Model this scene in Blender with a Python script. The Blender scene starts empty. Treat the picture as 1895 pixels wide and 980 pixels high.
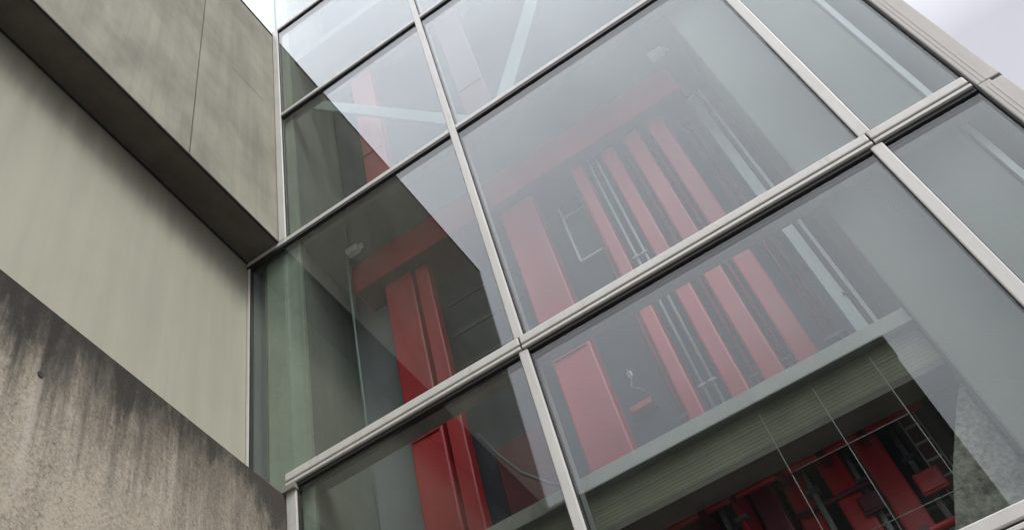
import bpy, bmesh, math, random
from mathutils import Vector, Matrix
random.seed(7)
scene = bpy.context.scene
COL = scene.collection
S = 3.5            # metres from the photographer to the glass facade
EYE = 1.6          # eye height; all heights below are given above the eye, in units of S

# ---------------------------------------------------------------- camera
cam_d = bpy.data.cameras.new('camera')
cam = bpy.data.objects.new('camera', cam_d)
COL.objects.link(cam)
right = Vector((0.8032055, 0.5891662, -0.0880001))
down = Vector((-0.5312347, 0.6415822, -0.5533191))
fwd = Vector((-0.2695376, 0.4911776, 0.8283079))
M = Matrix((right, -down, -fwd)).transposed().to_4x4()
M.translation = Vector((0, -S, EYE))
cam.matrix_world = M
cam_d.sensor_fit = 'HORIZONTAL'
cam_d.sensor_width = 36.0
cam_d.lens = 1889.146 / 1895 * 36.0
cam_d.shift_x = (947.5 - 675.07) / 1895
cam_d.shift_y = -(490 - 372.56) / 1895
cam_d.clip_start = 0.05
cam_d.clip_end = 5000
scene.camera = cam

# ---------------------------------------------------------------- sky and sun (overcast)
SUN_EL, SUN_AZ = math.radians(50), math.radians(122)     # azimuth from +Y (north) clockwise
world = bpy.data.worlds.new("World")
scene.world = world
world.use_nodes = True
nt = world.node_tree
nt.nodes.clear()
wo = nt.nodes.new('ShaderNodeOutputWorld')
bg = nt.nodes.new('ShaderNodeBackground')
sky = nt.nodes.new('ShaderNodeTexSky')
sky.sky_type = 'NISHITA'
sky.sun_disc = False
sky.sun_elevation = SUN_EL
sky.sun_rotation = SUN_AZ
sky.dust_density = 3.0
hsv = nt.nodes.new('ShaderNodeHueSaturation')
hsv.inputs['Saturation'].default_value = 0.35
nt.links.new(sky.outputs[0], hsv.inputs['Color'])
tc = nt.nodes.new('ShaderNodeTexCoord')
cn = nt.nodes.new('ShaderNodeTexNoise')
cn.inputs['Scale'].default_value = 3.2
cn.inputs['Detail'].default_value = 5
nt.links.new(tc.outputs['Generated'], cn.inputs['Vector'])
cr = nt.nodes.new('ShaderNodeValToRGB')
cr.color_ramp.elements[0].position = 0.36
cr.color_ramp.elements[0].color = (4.1, 4.12, 4.6, 1)
cr.color_ramp.elements[1].position = 0.64
cr.color_ramp.elements[1].color = (5.3, 5.32, 5.85, 1)
nt.links.new(cn.outputs['Fac'], cr.inputs['Fac'])
mx = nt.nodes.new('ShaderNodeMix')
mx.data_type = 'RGBA'
mx.inputs['Factor'].default_value = 0.9
nt.links.new(hsv.outputs[0], mx.inputs['A'])
vd = nt.nodes.new('ShaderNodeVectorMath')
vd.operation = 'DOT_PRODUCT'
nt.links.new(tc.outputs['Generated'], vd.inputs[0])
vd.inputs[1].default_value = (0.12, -0.28, 0.952)           # the bright side of the cloud layer
gr = nt.nodes.new('ShaderNodeMapRange')
gr.interpolation_type = 'LINEAR'
nt.links.new(vd.outputs['Value'], gr.inputs['Value'])
for k_, v_ in zip(('From Min', 'From Max', 'To Min', 'To Max'), (0.56, 1.0, 1.0, 6.2)):
    gr.inputs[k_].default_value = v_
vs_ = nt.nodes.new('ShaderNodeVectorMath')
vs_.operation = 'SCALE'
nt.links.new(cr.outputs['Color'], vs_.inputs[0])
nt.links.new(gr.outputs['Result'], vs_.inputs['Scale'])
nt.links.new(vs_.outputs['Vector'], mx.inputs['B'])
nt.links.new(mx.outputs['Result'], bg.inputs['Color'])
bg.inputs['Strength'].default_value = 0.1
nt.links.new(bg.outputs[0], wo.inputs['Surface'])

sun_d = bpy.data.lights.new('sun', 'SUN')
sun_d.energy = 1.0
sun_d.angle = math.radians(18)
sun_d.color = (1.0, 0.96, 0.90)
sun = bpy.data.objects.new('sun', sun_d)
COL.objects.link(sun)
sdir = Vector((math.sin(SUN_AZ) * math.cos(SUN_EL), math.cos(SUN_AZ) * math.cos(SUN_EL), math.sin(SUN_EL)))
sun.rotation_euler = (-sdir).to_track_quat('-Z', 'Y').to_euler()
sun.location = (20, -10, 30)

scene.view_settings.view_transform = 'Standard'
scene.view_settings.look = 'None'
scene.view_settings.gamma = 1
scene.view_settings.exposure = 0.5
scene.view_settings.use_curve_mapping = False
scene.cycles.transparent_max_bounces = 24
scene.cycles.max_bounces = 10
scene.cycles.diffuse_bounces = 5

# ---------------------------------------------------------------- helpers
def P(x, y, z):
    return Vector((x * S, y * S, EYE + z * S))

GZ = -EYE / S      # the ground, in the same units

def bm_box(bm, x0, x1, y0, y1, z0, z1, bev=0.0):
    a, b = P(x0, y0, z0), P(x1, y1, z1)
    vs = [bm.verts.new((x, y, z)) for x in (a.x, b.x) for y in (a.y, b.y) for z in (a.z, b.z)]
    fs = [bm.faces.new([vs[i] for i in q]) for q in
          ((0, 1, 3, 2), (4, 6, 7, 5), (0, 4, 5, 1), (2, 3, 7, 6), (0, 2, 6, 4), (1, 5, 7, 3))]
    if bev > 0:
        es = list({e for f in fs for e in f.edges})
        bmesh.ops.bevel(bm, geom=es, offset=bev, segments=2, profile=0.5, affect='EDGES')

def bm_tube(bm, pts, r, seg=12, cap=True):
    """round bar through world points (metres)"""
    pts = [Vector(p) for p in pts]
    rings = []
    for i, p in enumerate(pts):
        d = (pts[min(i + 1, len(pts) - 1)] - pts[max(i - 1, 0)]).normalized()
        u = d.cross(Vector((0.3, 1, 0.2))).normalized()
        v = d.cross(u)
        rings.append([bm.verts.new(p + r * (math.cos(t) * u + math.sin(t) * v))
                      for t in [2 * math.pi * k / seg for k in range(seg)]])
    for a, b in zip(rings, rings[1:]):
        for k in range(seg):
            f = bm.faces.new((a[k], a[(k + 1) % seg], b[(k + 1) % seg], b[k]))
            f.smooth = True
    if cap:
        bm.faces.new(rings[0][::-1])
        bm.faces.new(rings[-1])

def bm_prism(bm, poly, y0, y1):
    """polygon of (x, z) pushed from y0 to y1 (units of S)"""
    a = [bm.verts.new(P(x, y0, z)) for x, z in poly]
    b = [bm.verts.new(P(x, y1, z)) for x, z in poly]
    n = len(poly)
    bm.faces.new(a)
    bm.faces.new(b[::-1])
    for i in range(n):
        bm.faces.new((a[(i + 1) % n], a[i], b[i], b[(i + 1) % n]))

ROOT = {}
def thing(name, label, cat, loc, group=None):
    o = bpy.data.objects.new(name, None)
    o.empty_display_size = 0.2
    COL.objects.link(o)
    o.location = loc
    o['label'] = label
    o['category'] = cat
    o['kind'] = 'thing'
    if group:
        o['group'] = group
    ROOT[o] = Vector(loc)
    return o

def obj(name, bm, mat, parent=None, origin=None, label=None):
    """one mesh object; its vertices were given in world metres"""
    if parent is not None:
        base = ROOT[parent]
    else:
        base = Vector(origin) if origin is not None else Vector((0, 0, 0))
    own = Vector((0, 0, 0))
    bmesh.ops.recalc_face_normals(bm, faces=bm.faces)
    bmesh.ops.translate(bm, verts=bm.verts, vec=-base)
    me = bpy.data.meshes.new(name)
    bm.to_mesh(me)
    bm.free()
    o = bpy.data.objects.new(name, me)
    me.materials.append(mat)
    COL.objects.link(o)
    if parent is not None:
        o.parent = parent
        ROOT[o] = base
    else:
        o.location = base
        ROOT[o] = base
    if label:
        o['label'] = label
    return o

def tag(o, label, cat, group=None):
    o['label'] = label
    o['category'] = cat
    o['kind'] = 'thing'
    if group:
        o['group'] = group
    return o

def box_obj(name, b, mat, parent=None, bev=0.0, origin=None, label=None):
    bm = bmesh.new()
    bm_box(bm, *b, bev=bev)
    return obj(name, bm, mat, parent, origin, label)

# ---------------------------------------------------------------- materials
class N:
    """small wrapper that makes node chains short to write"""
    def __init__(self, name):
        self.m = bpy.data.materials.new(name)
        self.m.use_nodes = True
        self.t = self.m.node_tree
        self.b = self.t.nodes['Principled BSDF']
        self.out = self.t.nodes['Material Output']
        self.tc = self.t.nodes.new('ShaderNodeTexCoord')
    def new(self, kind, **props):
        n = self.t.nodes.new(kind)
        for k, v in props.items():
            setattr(n, k, v)
        return n
    def link(self, a, b):
        self.t.links.new(a, b)
    def noise(self, scale, detail=6, rough=0.6, stretch=(1, 1, 1), dist=0.0):
        mp = self.new('ShaderNodeMapping')
        mp.inputs['Scale'].default_value = stretch
        self.link(self.tc.outputs['Object'], mp.inputs['Vector'])
        n = self.new('ShaderNodeTexNoise')
        n.inputs['Scale'].default_value = scale
        n.inputs['Detail'].default_value = detail
        n.inputs['Roughness'].default_value = rough
        n.inputs['Distortion'].default_value = dist
        self.link(mp.outputs[0], n.inputs['Vector'])
        return n.outputs['Fac']
    def ramp(self, fac, stops):
        r = self.new('ShaderNodeValToRGB')
        el = r.color_ramp.elements
        while len(el) < len(stops):
            el.new(0.5)
        for e, (p, c) in zip(el, stops):
            e.position = p
            e.color = (*c, 1) if len(c) == 3 else c
        self.link(fac, r.inputs['Fac'])
        return r.outputs['Color']
    def val(self, v):
        n = self.new('ShaderNodeValue')
        n.outputs[0].default_value = v
        return n.outputs[0]
    def math(self, op, a, b=None, c=None, clamp=False):
        n = self.new('ShaderNodeMath', operation=op)
        n.use_clamp = clamp
        for i, v in enumerate((a, b, c)):
            if v is None:
                continue
            if isinstance(v, (int, float)):
                n.inputs[i].default_value = v
            else:
                self.link(v, n.inputs[i])
        return n.outputs[0]
    def maprange(self, v, a, b, c=0.0, d=1.0, smooth=True):
        n = self.new('ShaderNodeMapRange')
        n.interpolation_type = 'SMOOTHSTEP' if smooth else 'LINEAR'
        self.link(v, n.inputs['Value'])
        for k, x in zip(('From Min', 'From Max', 'To Min', 'To Max'), (a, b, c, d)):
            n.inputs[k].default_value = x
        return n.outputs['Result']
    def mix(self, fac, a, b, blend='MIX'):
        n = self.new('ShaderNodeMix', data_type='RGBA', blend_type=blend)
        for k, v in (('Factor', fac), ('A', a), ('B', b)):
            if isinstance(v, (int, float)):
                n.inputs[k].default_value = v
            elif isinstance(v, tuple):
                n.inputs[k].default_value = (*v, 1)
            else:
                self.link(v, n.inputs[k])
        return n.outputs['Result']
    def xyz(self):
        s = self.new('ShaderNodeSeparateXYZ')
        self.link(self.tc.outputs['Object'], s.inputs[0])
        return s.outputs
    def bump(self, h, strength=0.3, dist=0.01):
        b = self.new('ShaderNodeBump')
        b.inputs['Strength'].default_value = strength
        b.inputs['Distance'].default_value = dist
        self.link(h, b.inputs['Height'])
        self.link(b.outputs[0], self.b.inputs['Normal'])
    def color(self, c):
        if isinstance(c, tuple):
            self.b.inputs['Base Color'].default_value = (*c, 1)
        else:
            self.link(c, self.b.inputs['Base Color'])

def concrete(name, lo, hi, blotch=1.3, streak=0.35, speck=0.15, rough=0.88, bump=0.25):
    n = N(name)
    a = n.noise(blotch, 7, 0.62)
    st = n.noise(3.2, 5, 0.6, (2.2, 2.2, 0.16))
    fine = n.noise(55, 4, 0.7)
    f = n.math('ADD', n.math('MULTIPLY', a, 1 - streak), n.math('MULTIPLY', st, streak))
    f = n.math('ADD', f, n.math('MULTIPLY', n.math('SUBTRACT', fine, 0.5), speck))
    c = n.ramp(f, [(0.34, lo), (0.66, hi)])
    n.b.inputs['Roughness'].default_value = rough
    n.bump(fine, bump, 0.004)
    return n, c

def simple_concrete(name, lo, hi, **k):
    n, c = concrete(name, lo, hi, **k)
    n.color(c)
    return n.m

# weathered lower wall: object origin lies on its top edge, at the glass
def make_weathered():
    n, c = concrete('weathered_concrete', (0.245, 0.215, 0.160), (0.47, 0.42, 0.325), blotch=1.6, streak=0.45, speck=0.9, bump=0.9)
    x, y, z = n.xyz()
    st = n.noise(2.6, 6, 0.7, (1, 3.2, 0.22))
    st2 = n.noise(9.0, 5, 0.7, (1, 2.0, 0.12))
    pits = n.noise(26, 3, 0.75)
    mottle = n.noise(9, 5, 0.7)
    c = n.mix(n.maprange(mottle, 0.48, 0.68, 0, 0.7), c, (0.50, 0.44, 0.335))
    c = n.mix(n.maprange(pits, 0.54, 0.70, 0, 0.55), c, (0.10, 0.085, 0.065))
    run = n.math('ADD', n.math('MULTIPLY', z, 1.15), n.math('MULTIPLY', n.math('SUBTRACT', st, 0.5), 2.2))
    stain = n.maprange(n.math('ADD', run, n.math('MULTIPLY', n.math('SUBTRACT', st2, 0.5), 0.9)), -0.95, -0.02, 0, 0.95)
    # the stain is heavier towards the free end of the wall
    stain = n.math('MULTIPLY', stain, n.maprange(y, -2.0, 0.0, 1.0, 0.5))
    c = n.mix(stain, c, (0.048, 0.043, 0.034))
    # the black crust hangs in ragged lobes right under the edge
    lobe = n.noise(1.7, 5, 0.7, (1, 1.6, 0.5))
    rag = n.math('ADD', z, n.math('MULTIPLY', n.math('SUBTRACT', lobe, 0.5), 1.9))
    rag = n.math('ADD', rag, n.math('MULTIPLY', n.math('SUBTRACT', mottle, 0.5), 0.35))
    c = n.mix(n.maprange(rag, -0.36, -0.02, 0, 0.85), c, (0.022, 0.020, 0.015))
    # white lime run below the tie hole
    wob = n.math('MULTIPLY', n.math('SUBTRACT', n.noise(5, 4), 0.5), 0.05)
    d = n.math('ABSOLUTE', n.math('ADD', n.math('ADD', y, 1.70), wob))
    lime = n.math('MULTIPLY', n.maprange(d, 0.005, 0.035, 1, 0), n.maprange(z, -0.44, -0.40, 1, 0))
    lime = n.math('MULTIPLY', lime, n.maprange(z, -1.25, -0.75, 0.1, 0.5))
    c = n.mix(lime, c, (0.52, 0.47, 0.39))
    n.color(c)
    n.b.inputs['Roughness'].default_value = 0.95
    return n.m

# smooth recessed panel: origin on its top edge at the glass; sooty runs under the overhang
def make_panel():
    n, c = concrete('smooth_pale_concrete', (0.375, 0.368, 0.282), (0.465, 0.455, 0.350), blotch=0.8, streak=0.5, speck=0.05, bump=0.1)
    x, y, z = n.xyz()
    st = n.noise(1.9, 5, 0.65, (1, 2.2, 0.22))
    big = n.noise(0.9, 3, 0.5, (1, 1, 0.25))
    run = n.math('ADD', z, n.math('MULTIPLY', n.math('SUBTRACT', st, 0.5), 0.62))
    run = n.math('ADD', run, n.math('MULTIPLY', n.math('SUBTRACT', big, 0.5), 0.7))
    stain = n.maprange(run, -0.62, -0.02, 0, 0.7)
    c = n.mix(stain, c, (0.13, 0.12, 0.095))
    n.color(c)
    return n.m

def make_block_face():
    n, c = concrete('aged_grey_concrete', (0.225, 0.216, 0.165), (0.405, 0.39, 0.305), blotch=1.3, streak=0.28, speck=0.12, bump=0.2)
    x, y, z = n.xyz()
    st = n.noise(5, 5, 0.65, (1, 2.5, 0.12))
    c = n.mix(n.maprange(st, 0.5, 0.75, 0, 0.35), c, (0.19, 0.175, 0.15))
    pale = n.noise(2.2, 6, 0.7)
    c = n.mix(n.maprange(pale, 0.54, 0.72, 0, 0.4), c, (0.40, 0.38, 0.30))
    grime = n.noise(1.1, 4, 0.6, (1, 1, 0.6), 0.6)
    c = n.mix(n.maprange(grime, 0.5, 0.7, 0, 0.4), c, (0.14, 0.128, 0.105))
    n.color(c)
    return n.m

def paint(name, col, rough=0.5, var=0.12, metal=0.0, scale=6, bump=0.0, dirt=None):
    n = N(name)
    f = n.noise(scale, 5, 0.65, (1, 1, 0.35))
    lo = tuple(v * (1 - var) for v in col)
    hi = tuple(min(1, v * (1 + var)) for v in col)
    c = n.ramp(f, [(0.3, lo), (0.7, hi)])
    if dirt:
        g = n.noise(14, 6, 0.75, (1, 1, 0.25))
        c = n.mix(n.maprange(g, 0.52, 0.78, 0, 0.55), c, dirt)
    n.color(c)
    n.b.inputs['Roughness'].default_value = rough
    n.b.inputs['Metallic'].default_value = metal
    if bump:
        n.bump(n.noise(80, 3), bump, 0.002)
    return n.m

def make_glass():
    n = N('coated_facade_glass')
    t = n.t
    t.nodes.remove(n.b)
    IOR = 1.47
    geo = n.new('ShaderNodeNewGeometry')
    ior = n.maprange(geo.outputs['Backfacing'], 0, 1, IOR, 1 / IOR, smooth=False)
    fr = n.new('ShaderNodeFresnel')
    n.link(ior, fr.inputs['IOR'])
    tr = n.new('ShaderNodeBsdfTransparent')
    tr.inputs['Color'].default_value = (0.895, 0.93, 0.922, 1)
    gl = n.new('ShaderNodeBsdfGlossy')
    gl.inputs['Roughness'].default_value = 0.0
    gl.inputs['Color'].default_value = (0.955, 0.982, 0.95, 1)
    mxs = n.new('ShaderNodeMixShader')
    n.link(fr.outputs[0], mxs.inputs[0])
    n.link(tr.outputs[0], mxs.inputs[1])
    n.link(gl.outputs[0], mxs.inputs[2])
    # thin film of dust with dried rain runs
    df = n.new('ShaderNodeBsdfDiffuse')
    df.inputs['Color'].default_value = (0.42, 0.41, 0.38, 1)
    runs = n.noise(7.0, 5, 0.7, (1, 1, 0.06))
    patch = n.noise(0.8, 4, 0.6)
    film = n.math('ADD', n.maprange(runs, 0.52, 0.75, 0, 0.022), n.maprange(patch, 0.4, 0.75, 0.0, 0.007))
    mx2 = n.new('ShaderNodeMixShader')
    n.link(film, mx2.inputs[0])
    n.link(mxs.outputs[0], mx2.inputs[1])
    n.link(df.outputs[0], mx2.inputs[2])
    n.link(mx2.outputs[0], n.out.inputs['Surface'])
    return n.m

MAT = {}
MAT['weathered'] = make_weathered()
MAT['panel'] = make_panel()
MAT['block'] = make_block_face()
MAT['soffit'] = simple_concrete('dark_soffit_concrete', (0.085, 0.075, 0.06), (0.15, 0.135, 0.11), blotch=1.5, speck=0.2)  # darker concrete than the block face
MAT['frame'] = paint('pale_anodised_aluminium', (0.58, 0.57, 0.515), 0.42, 0.07, 0.0, 9, dirt=(0.33, 0.31, 0.26))
MAT['frame_dark'] = paint('gasket_shade_black', (0.02, 0.02, 0.02), 0.6, 0.2)
MAT['frame_in'] = paint('grey_inner_frame', (0.28, 0.28, 0.27), 0.5, 0.1)
MAT['glass'] = make_glass()
MAT['trim'] = simple_concrete('pale_ribbed_trim', (0.50, 0.48, 0.43), (0.62, 0.60, 0.55), blotch=2.5, streak=0.75, speck=0.12)
MAT['column'] = simple_concrete('fair_faced_column_concrete', (0.125, 0.130, 0.102), (0.175, 0.18, 0.148), blotch=1.2, streak=0.3, speck=0.1)
MAT['haunch'] = simple_concrete('rough_mottled_concrete', (0.07, 0.068, 0.05), (0.30, 0.29, 0.235), blotch=7.5, streak=0.25, speck=0.7, bump=0.9)
MAT['pier'] = simple_concrete('green_grey_pier_concrete', (0.25, 0.275, 0.205), (0.42, 0.445, 0.35), blotch=1.6, streak=0.4, speck=0.25)
MAT['inner'] = simple_concrete('grey_inner_wall_concrete', (0.20, 0.203, 0.197), (0.28, 0.283, 0.275), blotch=1.2)
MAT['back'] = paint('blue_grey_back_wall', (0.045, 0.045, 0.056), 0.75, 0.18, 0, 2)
MAT['ceiling'] = simple_concrete('grey_ceiling_concrete', (0.14, 0.14, 0.13), (0.19, 0.19, 0.175), blotch=1.2)
MAT['lip'] = simple_concrete('pale_slab_edge_concrete', (0.175, 0.172, 0.138), (0.26, 0.255, 0.21), blotch=5, speck=0.3)
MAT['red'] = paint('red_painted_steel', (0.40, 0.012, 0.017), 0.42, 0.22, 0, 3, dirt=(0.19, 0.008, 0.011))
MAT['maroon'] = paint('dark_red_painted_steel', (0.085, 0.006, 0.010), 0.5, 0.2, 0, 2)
MAT['beam'] = paint('dull_red_primer', (0.36, 0.012, 0.018), 0.5, 0.25, 0, 3)
MAT['pier_side_shade'] = simple_concrete('shaded_olive_pier_side', (0.155, 0.165, 0.135), (0.245, 0.258, 0.212), blotch=1.6, streak=0.4, speck=0.2)  # pier concrete darkened; the side's shade is put into this colour
MAT['white'] = paint('white_enamel', (0.75, 0.76, 0.74), 0.4, 0.06)
MAT['alu'] = paint('brushed_aluminium_strip', (0.68, 0.70, 0.67), 0.35, 0.12, 0.0, 12, dirt=(0.42, 0.45, 0.44))
MAT['brace'] = paint('pale_green_steel', (0.20, 0.25, 0.22), 0.5, 0.08)
MAT['wire'] = paint('galvanised_wire', (0.17, 0.17, 0.155), 0.45, 0.1)
MAT['dark'] = paint('dark_grey_metal', (0.05, 0.05, 0.055), 0.5, 0.2)
MAT['opp'] = simple_concrete('opposite_facade_concrete', (0.10, 0.105, 0.085), (0.16, 0.165, 0.135), blotch=0.5)
MAT['opp_glass'] = paint('dark_window_glass', (0.015, 0.018, 0.02), 0.15, 0.2)

def make_deck():
    n, c = concrete('ribbed_olive_concrete', (0.150, 0.146, 0.098), (0.225, 0.218, 0.152), blotch=2.2, streak=0.2, speck=0.2)
    n.color(c)
    return n.m
MAT['deck'] = make_deck()

def make_ground():
    n = N('asphalt')
    c = n.ramp(n.noise(0.4, 8, 0.7), [(0.3, (0.10, 0.10, 0.095)), (0.7, (0.17, 0.165, 0.155))])
    n.color(c)
    n.b.inputs['Roughness'].default_value = 0.9
    n.bump(n.noise(60, 4), 0.4, 0.005)
    return n.m

# ---------------------------------------------------------------- ground
bm = bmesh.new()
vs = [bm.verts.new(p) for p in ((-600, -600, 0), (600, -600, 0), (600, 600, 0), (-600, 600, 0))]
bm.faces.new(vs)
g = obj('ground', bm, make_ground())
g['kind'] = 'structure'

# ---------------------------------------------------------------- left concrete wing
XW = -0.765        # its outer face
XP = -0.8507       # recessed panel face
YE = -1.13         # its free end
ZS, ZB, ZT = 1.066, 1.735, 2.760

w = box_obj('concrete_wall', (-1.5, XW, YE, -0.001, GZ, ZS), MAT['weathered'], bev=0.006, origin=P(XW, 0, ZS))
tag(w, 'weathered brown concrete wall with black stains under its top edge', 'wall')
bm = bmesh.new()
bm_tube(bm, [P(XW - 0.006, -0.487, 0.949), P(XW + 0.0012, -0.487, 0.949)], 0.016, 14)
hole = obj('tie_hole', bm, MAT['frame_dark'], w)

p = box_obj('wall_panel', (-1.5, XP, YE, -0.001, ZS + 0.001, ZB - 0.001), MAT['panel'], bev=0.004, origin=P(XP, 0, ZB))
tag(p, 'smooth pale concrete panel recessed between the stained wall and the overhanging block', 'wall')

blk = thing('overhanging_block', 'grey concrete block overhanging the pale panel with a dark soffit and a vertical joint', 'wall block', P(XW, 0, ZB))
JY = -0.2795
box_obj('face_panel', (XW - 0.02, XW, JY + 0.0022, -0.001, ZB + 0.001, ZT), MAT['block'], blk, 0.004)
box_obj('face_panel', (XW - 0.02, XW, YE, JY - 0.0022, ZB + 0.001, ZT), MAT['block'], blk, 0.004)
box_obj('joint_filler', (XW - 0.019, XW - 0.0035, JY - 0.0023, JY + 0.0023, ZB + 0.002, ZT - 0.002), MAT['soffit'], blk)
box_obj('seam_scar', (XW - 0.001, XW + 0.0003, -0.170, -0.050, 2.2945, 2.2965), MAT['panel'], blk)
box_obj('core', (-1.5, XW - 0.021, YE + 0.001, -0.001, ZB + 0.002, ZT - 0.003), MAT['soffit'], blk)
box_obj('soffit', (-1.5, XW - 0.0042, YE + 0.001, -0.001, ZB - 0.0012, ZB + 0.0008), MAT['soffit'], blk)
box_obj('shadow_line_strip', (XW - 0.004, XW + 0.0012, YE + 0.0005, -0.001, ZB - 0.0025, ZB + 0.0022), MAT['frame_dark'], blk)  # dark strip drawn as the shadow line along the block's lower edge
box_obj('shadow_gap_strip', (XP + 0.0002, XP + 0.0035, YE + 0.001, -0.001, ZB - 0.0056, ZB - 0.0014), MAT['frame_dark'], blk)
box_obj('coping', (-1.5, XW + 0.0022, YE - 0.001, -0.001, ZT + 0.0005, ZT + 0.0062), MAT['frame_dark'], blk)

# ---------------------------------------------------------------- curtain wall
XL, X1, X2, XR = -0.755, -0.328, 0.2145, 0.3485
ZBOT, ZTOP = GZ, 4.0
TZ = [0.0, 0.560, 1.0945, 1.7265, 2.2630, 2.780, 3.300, 3.82]
cw = thing('curtain_wall', 'tall glass curtain wall with pale metal mullions and transoms in front of the red steelwork', 'glass facade', P(XL, 0, GZ))

def mullion(x, w, z0, z1, y0=-0.0055):
    m = box_obj('mullion', (x - w / 2, x + w / 2, y0, -0.0006, z0, z1), MAT['frame'], cw, 0.006)
    box_obj('gasket_shade', (x - w / 2 - 0.0016, x + w / 2 + 0.0016, -0.0005, 0.0085, z0, z1), MAT['frame_dark'], m)
    box_obj('inner_box', (x - 0.0062, x + 0.0062, 0.009, 0.038, z0, z1), MAT['frame_in'], m)
    return m

HEAVY = 2
def heavy(z):
    return z == TZ[HEAVY] or z == TZ[1]
def trim_z(z, up):
    """clear edge of a transom, above or below it"""
    if heavy(z):
        return z + 0.0132 if up else z - 0.0132
    return z + 0.0008 if up else z - 0.0008

# mullions run between the heavy transoms
spans = [(ZBOT, TZ[1] - 0.0140), (TZ[1] + 0.0140, TZ[2] - 0.0140), (TZ[2] + 0.0140, ZTOP)]
for z0, z1 in spans:
    mullion(X1, 0.0150, z0, z1)
    mullion(X2, 0.0165, z0, z1)
mullion(XL, 0.0200, ZBOT, TZ[1] - 0.0140)
mullion(XL, 0.0200, TZ[1] + 0.0140, TZ[2] - 0.014)
mullion(XL + 0.0005, 0.0185, TZ[3] + 0.0060, TZ[5] - 0.004)
mullion(XP + 0.004, 0.0070, ZS + 0.004, ZB - 0.01, -0.003)

def light_transom(x0, x1, z):
    t = box_obj('transom', (x0, x1, -0.0048, -0.0006, z - 0.0062, z + 0.0062), MAT['frame'], cw, 0.004)
    box_obj('gasket_shade', (x0, x1, -0.0043, 0.0085, z - 0.0148, z - 0.0064), MAT['frame_dark'], t)  # made deep so its black also stands for the transom's shaded underside
    box_obj('inner_box', (x0, x1, 0.009, 0.030, z - 0.006, z + 0.005), MAT['frame_in'], t)

def heavy_transom(x0, x1, z):
    t = box_obj('transom', (x0, x1, -0.0078, -0.0006, z - 0.0028, z + 0.0128), MAT['frame'], cw, 0.006)
    box_obj('groove', (x0, x1, -0.0050, 0.0085, z - 0.0058, z - 0.0030), MAT['frame_dark'], t)
    box_obj('pressure_plate', (x0, x1, -0.0078, -0.0006, z - 0.0122, z - 0.0060), MAT['frame'], t, 0.004)
    box_obj('gasket_shade', (x0, x1, -0.0035, 0.0085, z - 0.0195, z - 0.0124), MAT['frame_dark'], t)  # black band also draws the shade under this transom
    box_obj('inner_box', (x0, x1, 0.009, 0.042, z - 0.0140, z + 0.0100), MAT['frame_in'], t)

bays = [(XL, 0.0100, X1, 0.0075), (X1, 0.0075, X2, 0.0083), (X2, 0.0083, XR, 0.0)]
for i, z in enumerate(TZ):
    for xa, wa, xb, wb in bays:
        a, b = xa + wa + 0.0004, xb - wb - 0.0004
        if heavy(z):
            heavy_transom(xa + 0.0012 if xa != XL else xa - 0.009, xb - 0.0012, z)
        else:
            light_transom(a, b, z)
light_transom(XP + 0.001, XL + 0.0095, TZ[3])
for z in TZ[5:]:
    light_transom(-1.5, XL + 0.0096, z)

def tilt_pane():
    """real panes sit a hair out of plane, so reflections jump a little at each frame"""
    o = COL.objects[-1]
    me = o.data
    n = len(me.vertices)
    c = sum((v.co for v in me.vertices), Vector()) / n
    R = Matrix.Rotation(math.radians(random.uniform(-0.12, 0.12)), 3, 'X') @ Matrix.Rotation(math.radians(random.uniform(-0.12, 0.12)), 3, 'Z')
    for v in me.vertices:
        v.co = c + R @ (v.co - c)

# panes: one per bay and storey row
rows = [(ZBOT, TZ[0])] + list(zip(TZ, TZ[1:])) + [(TZ[-1], ZTOP)]
for z0, z1 in rows:
    for xa, wa, xb, wb in bays:
        box_obj('glass_pane', (xa + 0.0015, xb - 0.0015, 0.0, 0.0065, z0 + 0.001, z1 - 0.001), MAT['glass'], cw)
        tilt_pane()
box_obj('glass_pane', (XP + 0.001, XL - 0.0016, 0.0, 0.0065, ZS + 0.003, TZ[3] - 0.001), MAT['glass'], cw)
for z0, z1 in [(TZ[5], TZ[6]), (TZ[6], TZ[7]), (TZ[7], ZTOP)]:
    box_obj('glass_pane', (-1.5, XL - 0.0016, 0.0, 0.0065, z0 + 0.001, z1 - 0.001), MAT['glass'], cw)
box_obj('sill_plate', (XL - 0.028, XL + 0.012, -0.012, -0.0006, TZ[2] - 0.026, TZ[2] - 0.0165), MAT['lip'], cw)

# ---------------------------------------------------------------- corner trim against the sky
ct = thing('corner_trim', 'pale ribbed trim along the right corner of the glass facade against the sky', 'corner trim', P(0.365, 0, GZ))
JZ = 1.0745
for k, (z0, z1) in enumerate([(GZ, JZ - 0.0026), (JZ + 0.0026, ZTOP + 0.1)]):
    f = box_obj('trim_panel', (0.3508, 0.3800, -0.0085, 0.40, z0, z1), MAT['trim'], ct, 0.006)
    for x in (0.3575, 0.3630):
        box_obj('rib', (x - 0.0007, x + 0.0007, -0.0091, -0.0086, z0 + 0.002, z1 - 0.002), MAT['trim'], f)
box_obj('joint_filler', (0.3512, 0.3660, -0.0080, 0.39, JZ - 0.0025, JZ + 0.0025), MAT['trim'], ct)
box_obj('joint_shadow', (0.3662, 0.3796, -0.0070, 0.39, JZ - 0.0025, JZ + 0.0025), MAT['frame_dark'], ct)
box_obj('edge_seal', (0.3486, 0.3506, -0.0045, 0.02, GZ, ZTOP), MAT['frame_dark'], ct)

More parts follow.
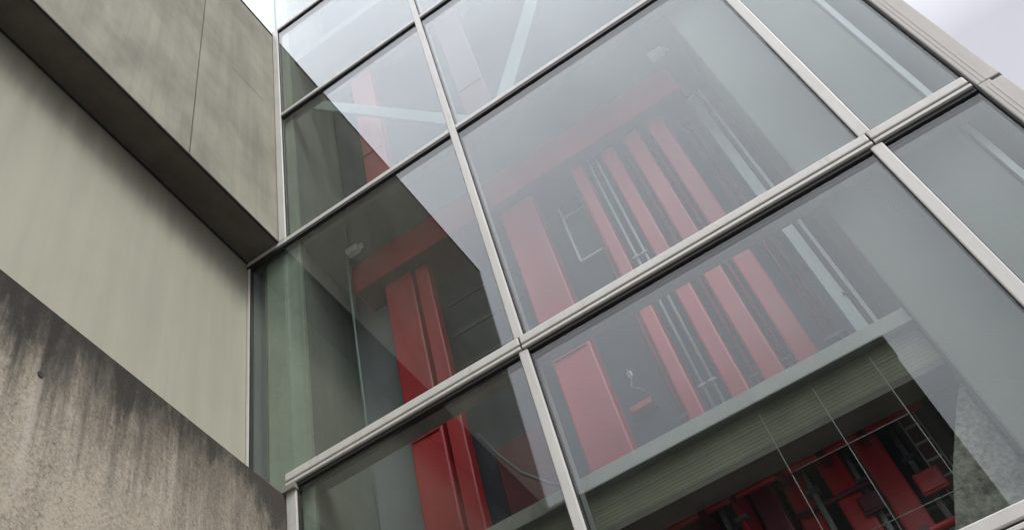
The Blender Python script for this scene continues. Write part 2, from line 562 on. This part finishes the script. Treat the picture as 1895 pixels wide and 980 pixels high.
# ---------------------------------------------------------------- inside: concrete shell
YB = 0.215
bw = box_obj('back_wall', (-0.724, 0.345, YB, YB + 0.05, GZ, ZTOP), MAT['back'], origin=P(0, YB, GZ))
tag(bw, 'dark blue grey wall behind the red columns inside the glass', 'wall')
sw = box_obj('return_wall', (0.3446, 0.3484, 0.012, YB - 0.001, GZ, ZTOP), MAT['inner'], origin=P(0.346, 0, GZ))
tag(sw, 'narrow grey return wall inside the right corner of the facade', 'wall')

pier = thing('concrete_pier', 'green grey concrete pier just inside the glass beside the left concrete wall', 'pier', P(-0.77, 0.05, GZ))
box_obj('shaft', (-0.816, -0.7255, 0.0165, YB + 0.05, GZ, ZTOP), MAT['pier'], pier, 0.012)
box_obj('shaded_side_face', (-0.7253, -0.7236, 0.0240, YB - 0.001, GZ, ZTOP), MAT['pier_side_shade'], pier)  # thin panel over the shaft's side, coloured darker to read as shaded
box_obj('corner_strip', (-0.8185, -0.8165, 0.0160, 0.020, GZ, ZTOP), MAT['lip'], pier)
box_obj('edge_strip', (-0.7255 - 0.0035, -0.7255 + 0.0022, 0.0135, 0.0162, GZ, ZTOP), MAT['pier'], pier)
lw = box_obj('side_wall', (-1.5, -0.8190, 0.030, YB + 0.05, GZ, ZTOP), MAT['inner'], origin=P(-0.82, 0.03, GZ))
tag(lw, 'grey blue wall strip inside the glass left of the green grey pier', 'wall')

col = thing('concrete_column', 'broad pale concrete column inside the glass near the right corner of the building', 'column', P(0.21, 0.1, GZ))
box_obj('shaft', (0.1195, 0.3095, 0.034, YB - 0.001, GZ, ZTOP), MAT['column'], col, 0.012)
bm = bmesh.new()
bm_prism(bm, [(0.1190, 0.765), (0.098, 0.735), (0.058, 0.674), (0.018, 0.600), (-0.01, 0.53), (-0.01, 0.3), (0.1190, 0.3)], 0.062, YB - 0.001)
bmesh.ops.bevel(bm, geom=list(bm.edges), offset=0.012, segments=1, affect='EDGES')
obj('haunch', bm, MAT['haunch'], col, label='rough mottled concrete haunch flaring from the column')
box_obj('edge_strip', (0.3185, 0.3270, 0.050, 0.056, GZ, ZTOP), MAT['white'], col)

# floors: each storey has its slab; the middle one shows its edge, the ribbed spandrel below it
def slab(z, t, name, label, y0=0.045):
    s = thing(name, label, 'floor slab', P(-0.3, 0.1, z))
    box_obj('slab', (-0.7245, 0.1185, y0, YB - 0.001, z, z + t), MAT['ceiling'], s)
    return s
fs = slab(0.8462, 0.0225, 'floor_slab', 'floor slab with a pale lip over a ribbed olive spandrel, crossing the lower panes')
bm = bmesh.new()
bm_box(bm, -0.7245, 0.1185, 0.0395, 0.0445, 0.8458, 0.8688, 0.004)
obj('slab_edge', bm, MAT['lip'], fs)
bm = bmesh.new()
zz = 0.8455
k = 0
while zz > 0.794:                                      # ribbed face of the spandrel
    d = 0.0530 if k % 2 == 0 else 0.0533
    bm_box(bm, -0.7245, 0.1185, d, 0.084, zz - 0.0026, zz)
    zz -= 0.00261
    k += 1
obj('spandrel_beam', bm, MAT['deck'], fs)
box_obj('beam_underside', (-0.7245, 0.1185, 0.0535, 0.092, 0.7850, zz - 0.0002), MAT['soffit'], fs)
cs = slab(1.703, 0.036, 'ceiling_slab', 'grey concrete ceiling slab behind the second transom, carrying the red beam', 0.0330)
s3 = slab(2.60, 0.036, 'upper_ceiling_slab', 'upper ceiling slab behind the reflecting panes at the top left', 0.040)
s4 = slab(3.47, 0.036, 'top_ceiling_slab', 'highest ceiling slab high behind the topmost panes', 0.040)
rf = box_obj('roof_slab', (-1.5, 0.3485, -0.002, 1.2, ZTOP + 0.001, ZTOP + 0.06), MAT['ceiling'], origin=P(0, 0.2, ZTOP))
tag(rf, 'flat concrete roof slab closing the top of the glass facade', 'roof')

# ---------------------------------------------------------------- red steelwork
GRP = 'red steel columns behind the glass'
def red_column(x0, x1, label, y0=0.142, y1=0.175, upper=None, form='box', mat='red'):
    c = thing('red_column', label, 'steel column', P((x0 + x1) / 2, (y0 + y1) / 2, GZ), GRP)
    tops = [(GZ, 0.8458, mat), (0.8692, 1.604, mat)] + ([(1.7395, 2.599, upper)] if upper else [])
    for z0, z2, mat in tops:
        if form == 'box':
            s = box_obj('shaft', (x0, x1, y0, y1, z0, z2), MAT[mat], c, 0.012)
        else:                                           # H section: two flanges and a web
            bm = bmesh.new()
            f = (x1 - x0)
            bm_box(bm, x0, x1, y0, y0 + 0.004, z0, z2, 0.002)
            bm_box(bm, x0, x1, y1 - 0.004, y1, z0, z2, 0.002)
            bm_box(bm, x0 + f * 0.42, x1 - f * 0.42, y0 + 0.0041, y1 - 0.0041, z0, z2)
            s = obj('shaft', bm, MAT[mat], c)
        if x1 - x0 > 0.05 and z0 > 0.8:                # bolted splice on the wide columns
            zc = z0 + 0.42 * (z2 - z0)
            sp = box_obj('splice_plate', (x0 + 0.006, x1 - 0.006, y0 - 0.0032, y0 - 0.0002, zc, zc + 0.07), MAT[mat], c, 0.003)
        box_obj('base_plate', (x0 - 0.004, x1 + 0.004, y0 - 0.004, y1 + 0.004, z0, z0 + 0.004), MAT[mat], s)
    return c
red_column(-0.6140, -0.5490, 'wide red column under the left end of the red beam', upper='beam')
red_column(-0.5440, -0.5130, 'narrow red column hard against the right of the widest left column', 0.146, 0.170)
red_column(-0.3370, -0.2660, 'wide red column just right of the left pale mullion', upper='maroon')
red_column(-0.1785, -0.1550, 'slim red column left of two thin pale pipes')
red_column(-0.1150, -0.0880, 'slim red column right of two thin pale pipes', 0.146, 0.17)
red_column(-0.0655, -0.0355, 'red column second from the aluminium strips on the right')
red_column(-0.0170, 0.0140, 'red column nearest the aluminium strips on the right', 0.146, 0.18)
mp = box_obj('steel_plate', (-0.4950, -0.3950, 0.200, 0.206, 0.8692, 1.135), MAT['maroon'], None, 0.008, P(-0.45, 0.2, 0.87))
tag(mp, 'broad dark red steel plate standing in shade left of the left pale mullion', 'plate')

def low_column(x0, x1, label, y0, y1, mat):
    c = thing('red_column', label, 'steel column', P((x0 + x1) / 2, (y0 + y1) / 2, GZ), GRP)
    s = box_obj('shaft', (x0, x1, y0, y1, GZ, 0.8458), MAT[mat], c, 0.012)
    box_obj('collar', (x0 - 0.003, x1 + 0.003, y0 - 0.003, y1 + 0.003, 0.690, 0.700), MAT[mat], s)
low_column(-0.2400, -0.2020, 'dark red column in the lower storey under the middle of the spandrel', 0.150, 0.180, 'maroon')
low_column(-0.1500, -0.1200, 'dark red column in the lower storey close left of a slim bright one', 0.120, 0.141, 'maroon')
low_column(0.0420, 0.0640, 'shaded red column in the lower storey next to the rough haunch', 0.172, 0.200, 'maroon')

rb = thing('red_beam', 'dark red box beam hung below the ceiling slab over the red columns', 'beam', P(-0.3, 0.13, 1.65))
BX0, BX1 = -0.6700, 0.070
box_obj('web', (BX0, BX1, 0.1180, 0.1215, 1.6052, 1.6880), MAT['beam'], rb, 0.004)
box_obj('end_plate', (BX0, BX0 + 0.0035, 0.1217, 0.2140, 1.6052, 1.6880), MAT['red'], rb)
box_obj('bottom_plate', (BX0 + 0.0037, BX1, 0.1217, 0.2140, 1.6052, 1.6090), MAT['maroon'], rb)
for x in (-0.60, -0.545, -0.46, -0.31, -0.2, -0.09, 0.0):
    box_obj('hanger', (x - 0.022, x + 0.022, 0.124, 0.131, 1.6882, 1.7028), MAT['red'], rb)
for k in range(4):
    z = 1.24 + 0.085 * k
    r = box_obj('rung', (-0.5120, -0.36, 0.184, 0.189, z, z + 0.004), MAT['dark'], origin=P(-0.44, 0.186, z))
    tag(r, 'dark cross bar in the shaded bay left of the left pale mullion', 'cross bar', 'dark cross bars left of the mullion')

# thin pale pipes between two slim red columns
for x, lab in ((-0.1420, 'thin pale pipe close to the left slim red column'), (-0.1270, 'thin pale pipe close to the right slim red column')):
    bm = bmesh.new()
    bm_tube(bm, [P(x, 0.150, 0.870), P(x, 0.150, 1.30), P(x, 0.150, 1.603)], 0.009, 10)
    t = obj('pipe', bm, MAT['frame_in'], origin=P(x, 0.15, 0.87))
    tag(t, lab, 'pipe', 'thin pale pipes')
    for z in (1.0, 1.3):
        box_obj('clip', (x - 0.006, x + 0.006, 0.1455, 0.1540, z, z + 0.004), MAT['frame_in'], t)

# service pipes in the lower storey and beside the strips
for x, y, z0, z1, m, lab in ((-0.190, 0.130, GZ, 0.8457, 'frame_in', 'grey service pipe left of the dark red columns below the slab'),
                             (-0.082, 0.125, GZ, 0.8457, 'wire', 'thin service pipe right of the left slim column below the slab'),
                             (-0.030, 0.150, GZ, 0.8457, 'frame_in', 'grey service pipe between the two bright red columns below the slab'),
                             (0.030, 0.150, GZ, 0.8457, 'wire', 'thin service pipe right of the bright red columns below the slab'),
                             (-0.262, 0.112, GZ, 0.8457, 'red', 'red service pipe leftmost under the spandrel'),
                             (-0.168, 0.112, GZ, 0.8457, 'red', 'red service pipe left of the dark red column below the slab'),
                             (-0.104, 0.190, GZ, 0.8457, 'red', 'thin red service pipe behind the left slim column below the slab'),
                             (-0.0760, 0.185, 0.869, 1.60, 'red', 'thin red pipe left of the two right red columns above the slab'),
                             (-0.0265, 0.185, 0.869, 1.60, 'red', 'thin red pipe between the two right red columns above the slab'),
                             (-0.1900, 0.190, 0.869, 1.60, 'red', 'thin red pipe beside the barred window above the slab'),
                             (0.036, 0.190, 0.869, 1.60, 'maroon', 'thin dark red pipe left of the wide aluminium strip above the slab'),
                             (0.050, 0.190, 0.869, 1.60, 'maroon', 'thin dark red pipe nearest the wide aluminium strip above the slab')):
    bm = bmesh.new()
    bm_tube(bm, [P(x, y, z0), P(x, y, (z0 + z1) / 2), P(x, y, z1)], 0.013, 10)
    t = obj('service_pipe', bm, MAT[m], origin=P(x, y, z0))
    tag(t, lab, 'pipe', 'service pipes behind the glass')
    for z in (0.56, 0.66, 0.76) if z0 < 0 else (1.0, 1.25):
        box_obj('clip', (x - 0.008, x + 0.008, y - 0.006, y + 0.006, z, z + 0.005), MAT['dark'], t)
for z, y, lab in ((0.800, 0.118, 'red rail running across the lower storey close under the slab'), (0.655, 0.118, 'red rail running across the lower storey at mid height')):
    bm = bmesh.new()
    bm_tube(bm, [P(-0.30, y, z), P(-0.1, y, z), P(0.075, y, z)], 0.017, 10)
    t = obj('red_rail', bm, MAT['red'], origin=P(-0.3, y, z))
    tag(t, lab, 'rail', 'red rails below the slab')
    for x in (-0.21, -0.105, -0.052, 0.0):
        box_obj('saddle', (x - 0.005, x + 0.005, y - 0.007, y + 0.02, z - 0.007, z + 0.007), MAT['maroon'], t)

# conduit beside the beam's left end
bm = bmesh.new()
bm_tube(bm, [P(-0.667, 0.0985, 0.870), P(-0.667, 0.0985, 1.3), P(-0.667, 0.0985, 1.7025)], 0.0075, 10)
t = obj('conduit', bm, MAT['brace'], origin=P(-0.667, 0.0985, 0.87))
tag(t, 'thin pale conduit rising beside the left end of the red beam', 'conduit')
iw = box_obj('inner_wall', (-0.7240, -0.6160, 0.1850, YB - 0.001, GZ, 1.7015), MAT['inner'], origin=P(-0.67, 0.2, GZ))
tag(iw, 'pale grey wall in shade left of the wide red column', 'wall')

# ceiling lamps (switched off)
for x, lab in ((-0.640, 'small white lamp on the ceiling near the left end of the red beam'),
               (0.072, 'small white lamp on the ceiling at the right end of the red beam')):
    L = thing('ceiling_lamp', lab, 'lamp', P(x, 0.088, 1.703), 'small white ceiling lamps')
    box_obj('housing', (x - 0.018, x + 0.012, 0.080, 0.098, 1.690, 1.7028), MAT['white'], L, 0.006)
    box_obj('diffuser', (x - 0.016, x + 0.010, 0.082, 0.096, 1.6855, 1.6898), MAT['alu'], L, 0.004)
    box_obj('bracket', (x + 0.0125, x + 0.021, 0.087, 0.091, 1.688, 1.7028), MAT['white'], L)

# window in the back wall
wd = thing('inner_window', 'small barred window in the back wall left of the slim red columns', 'window', P(-0.215, YB, 1.44))
box_obj('pane', (-0.2385, -0.1900, YB - 0.004, YB - 0.0005, 1.442, 1.640), MAT['dark'], wd)
for b in ((-0.2430, -0.2387, 1.435, 1.645), (-0.1898, -0.1860, 1.435, 1.645)):
    box_obj('jamb', (b[0], b[1], YB - 0.008, YB - 0.0005, b[2], b[3]), MAT['white'], wd)
for z in (1.435, 1.570, 1.6405):
    box_obj('glazing_bar', (-0.2384, -0.1901, YB - 0.0075, YB - 0.0042, z, z + 0.004), MAT['white'], wd)

# aluminium strips beside the column
for x0, x1, y, lab in ((0.0705, 0.0890, 0.209, 'wide pale aluminium strip standing beside the broad column'),
                       (0.0965, 0.1025, 0.205, 'narrow pale aluminium strip between the wide strip and the broad column')):
    for z0, z1, fl in ((0.8690, 1.6900, 'upper floor'), (0.30, 0.7845, 'lower floor')):
        t = box_obj('metal_strip', (x0, x1, y, YB - 0.0005, z0, z1), MAT['alu'], None, 0.004, P(x0, y, z0))
        tag(t, lab + (' above the slab' if fl == 'upper floor' else ' below the slab'), 'metal strip', 'aluminium strips by the column')
        if x0 < 0.08 and fl == 'upper floor':
            box_obj('clip', (x1 - 0.004, x1 + 0.006, y - 0.004, y - 0.0002, 1.075, 1.080), MAT['dark'], t)

# white bracket with tap in the bay right of the left mullion
bk = thing('tap_bracket', 'small white bent tap and bracket on the dark wall right of the wide red column', 'tap', P(-0.235, 0.2, 1.09))
bm = bmesh.new()
bm_tube(bm, [P(-0.243, 0.2145, 1.150), P(-0.243, 0.203, 1.150), P(-0.240, 0.200, 1.128), P(-0.246, 0.2, 1.11), P(-0.236, 0.2, 1.10), P(-0.228, 0.2, 1.088)], 0.0055, 10)
obj('spout', bm, MAT['brace'], bk)
box_obj('plate', (-0.247, -0.239, 0.2115, 0.2146, 1.140, 1.153), MAT['white'], bk, 0.003)
box_obj('red_valve', (-0.262, -0.224, 0.196, 0.2145, 1.062, 1.074), MAT['red'], bk, 0.005)

# slack cable in the shaded bay
bm = bmesh.new()
bm_tube(bm, [P(-0.505, 0.176, 1.16), P(-0.48, 0.176, 1.10), P(-0.45, 0.176, 1.045), P(-0.41, 0.176, 1.00), P(-0.37, 0.176, 0.97)], 0.010, 8)
t = obj('cable', bm, MAT['dark'], origin=P(-0.45, 0.176, 1.05))
tag(t, 'slack dark cable hanging in the shaded bay above the slab edge', 'cable')

# thin wire guard in the lower storey
wg = thing('wire_guard', 'thin steel wire guard of three rods and cross rods below the slab', 'guard', P(-0.02, 0.048, 0.84))
for x in (-0.086, -0.0175, 0.0550):
    bm = bmesh.new()
    bm_tube(bm, [P(x, 0.046, 0.8320), P(x - 0.001, 0.046, 0.65), P(x - 0.003, 0.046, 0.50)], 0.0022, 8)
    obj('rod', bm, MAT['wire'], wg)
for z in (0.742, 0.640):
    bm = bmesh.new()
    bm_tube(bm, [P(-0.087, 0.0445, z), P(0.0545, 0.0445, z)], 0.0020, 8)
    obj('cross_rod', bm, MAT['wire'], wg)

# lower storey: machinery boxes between the columns
for x0, x1, z0, z1, m, lab in ((-0.086, -0.068, 0.60, 0.665, 'back', 'blue grey control box between two red columns below the slab'),
                               (-0.033, -0.017, 0.56, 0.60, 'brace', 'small pale box beside the wire guard below the slab'),
                               (-0.075, -0.050, 0.545, 0.575, 'brace', 'pale green box low between two red columns'),
                               (0.022, 0.052, 0.575, 0.612, 'red', 'bright red box in front of the rough haunch'),
                               (0.020, 0.050, 0.705, 0.735, 'red', 'bright red box just under the ribbed spandrel'),
                               (-0.045, -0.020, 0.715, 0.740, 'maroon', 'dark red box hanging between two red columns')):
    b = box_obj('control_box', (x0, x1, 0.136, 0.1405, z0, z1), MAT[m], None, 0.006, P(x0, 0.136, z0))
    tag(b, lab, 'box', 'control boxes below the slab')
    box_obj('lid', (x0 + 0.002, x1 - 0.002, 0.1345, 0.1358, z0 + 0.003, z1 - 0.003), MAT[m], b, 0.002)

# cable ladders and cross conduits between the lower columns
for x0, x1, y, lab in ((0.0440, 0.0640, 0.150, 'dark cable ladder right of the bright red columns below the slab'),
                       (-0.0340, -0.0190, 0.170, 'dark cable ladder between the two bright red columns below the slab')):
    cl = thing('cable_ladder', lab, 'cable ladder', P((x0 + x1) / 2, y, 0.50), 'cable ladders below the slab')
    for x in (x0, x1):
        box_obj('stile', (x - 0.001, x + 0.001, y, y + 0.004, 0.40, 0.8450), MAT['frame_in'], cl)
    for k in range(16):
        z = 0.45 + 0.025 * k
        box_obj('rung', (x0 + 0.0011, x1 - 0.0011, y + 0.001, y + 0.003, z, z + 0.003), MAT['frame_in'], cl)
for z, y, x0, x1, m, lab in ((0.628, 0.139, -0.155, -0.066, 'maroon', 'dark red cross conduit lowest below the slab'),
                             (0.720, 0.190, -0.150, 0.060, 'frame_in', 'grey cross conduit behind the red columns below the slab'),
                             (0.752, 0.139, -0.115, -0.016, 'maroon', 'dark red cross conduit near the wire guard top below the slab')):
    bm = bmesh.new()
    bm_tube(bm, [P(x0, y, z), P((x0 + x1) / 2, y, z), P(x1, y, z)], 0.012, 8)
    t = obj('cross_conduit', bm, MAT[m], origin=P(x0, y, z))
    tag(t, lab, 'conduit', 'cross conduits below the slab')

# upper storey: pale braces and a grey duct
def brace(a, b, w, label, mat='brace'):
    A, B = Vector((a[0], a[1])), Vector((b[0], b[1]))
    d = (B - A).normalized()
    q = Vector((-d.y, d.x)) * w / 2
    bm = bmesh.new()
    bm_prism(bm, [tuple(A + q), tuple(B + q), tuple(B - q), tuple(A - q)], 0.098, 0.108)
    bmesh.ops.bevel(bm, geom=list(bm.edges), offset=0.006, segments=1, affect='EDGES')
    o = obj('steel_brace', bm, MAT[mat], origin=P(a[0], 0.1, a[1]))
    tag(o, label, 'brace', 'pale steel braces')
brace((-0.250, 1.86), (-0.050, 2.26), 0.040, 'pale green steel brace rising to the right behind the upper middle panes')
brace((-0.705, 2.420), (-0.300, 1.865), 0.032, 'pale green steel brace falling to the right behind the upper left panes')
# ---------------------------------------------------------------- building across the street (seen in the glass)
ob = thing('opposite_building', 'dark concrete building across the street, mirrored in the lower panes', 'building', (-8, -14.0, 0))
OX0, OX1, OY, OZ = -18.0, 0.373 * S, -4.0 * S, EYE + 4.066 * S
def mbox(bm, x0, x1, y0, y1, z0, z1):
    bm_box(bm, x0 / S, x1 / S, y0 / S, y1 / S, (z0 - EYE) / S, (z1 - EYE) / S)
bm = bmesh.new(); mbox(bm, OX0, OX1, OY - 9, OY, 0, OZ); obj('wall', bm, MAT['opp'], ob)
bm = bmesh.new(); mbox(bm, OX0 - 0.1, OX1 + 0.02, OY + 0.004, OY + 0.12, OZ - 0.55, OZ + 0.02); obj('parapet', bm, MAT['opp'], ob)
for fl in range(5):
    for k in range(7):
        x = OX1 - 2.2 - k * 2.6
        z = 1.2 + fl * 2.9
        bm = bmesh.new(); mbox(bm, x, x + 1.5, OY + 0.003, OY + 0.05, z, z + 1.6); wf = obj('window', bm, MAT['dark'], ob)
        bm = bmesh.new(); mbox(bm, x + 0.08, x + 1.42, OY + 0.052, OY + 0.06, z + 0.08, z + 1.52); obj('pane', bm, MAT['opp_glass'], wf)
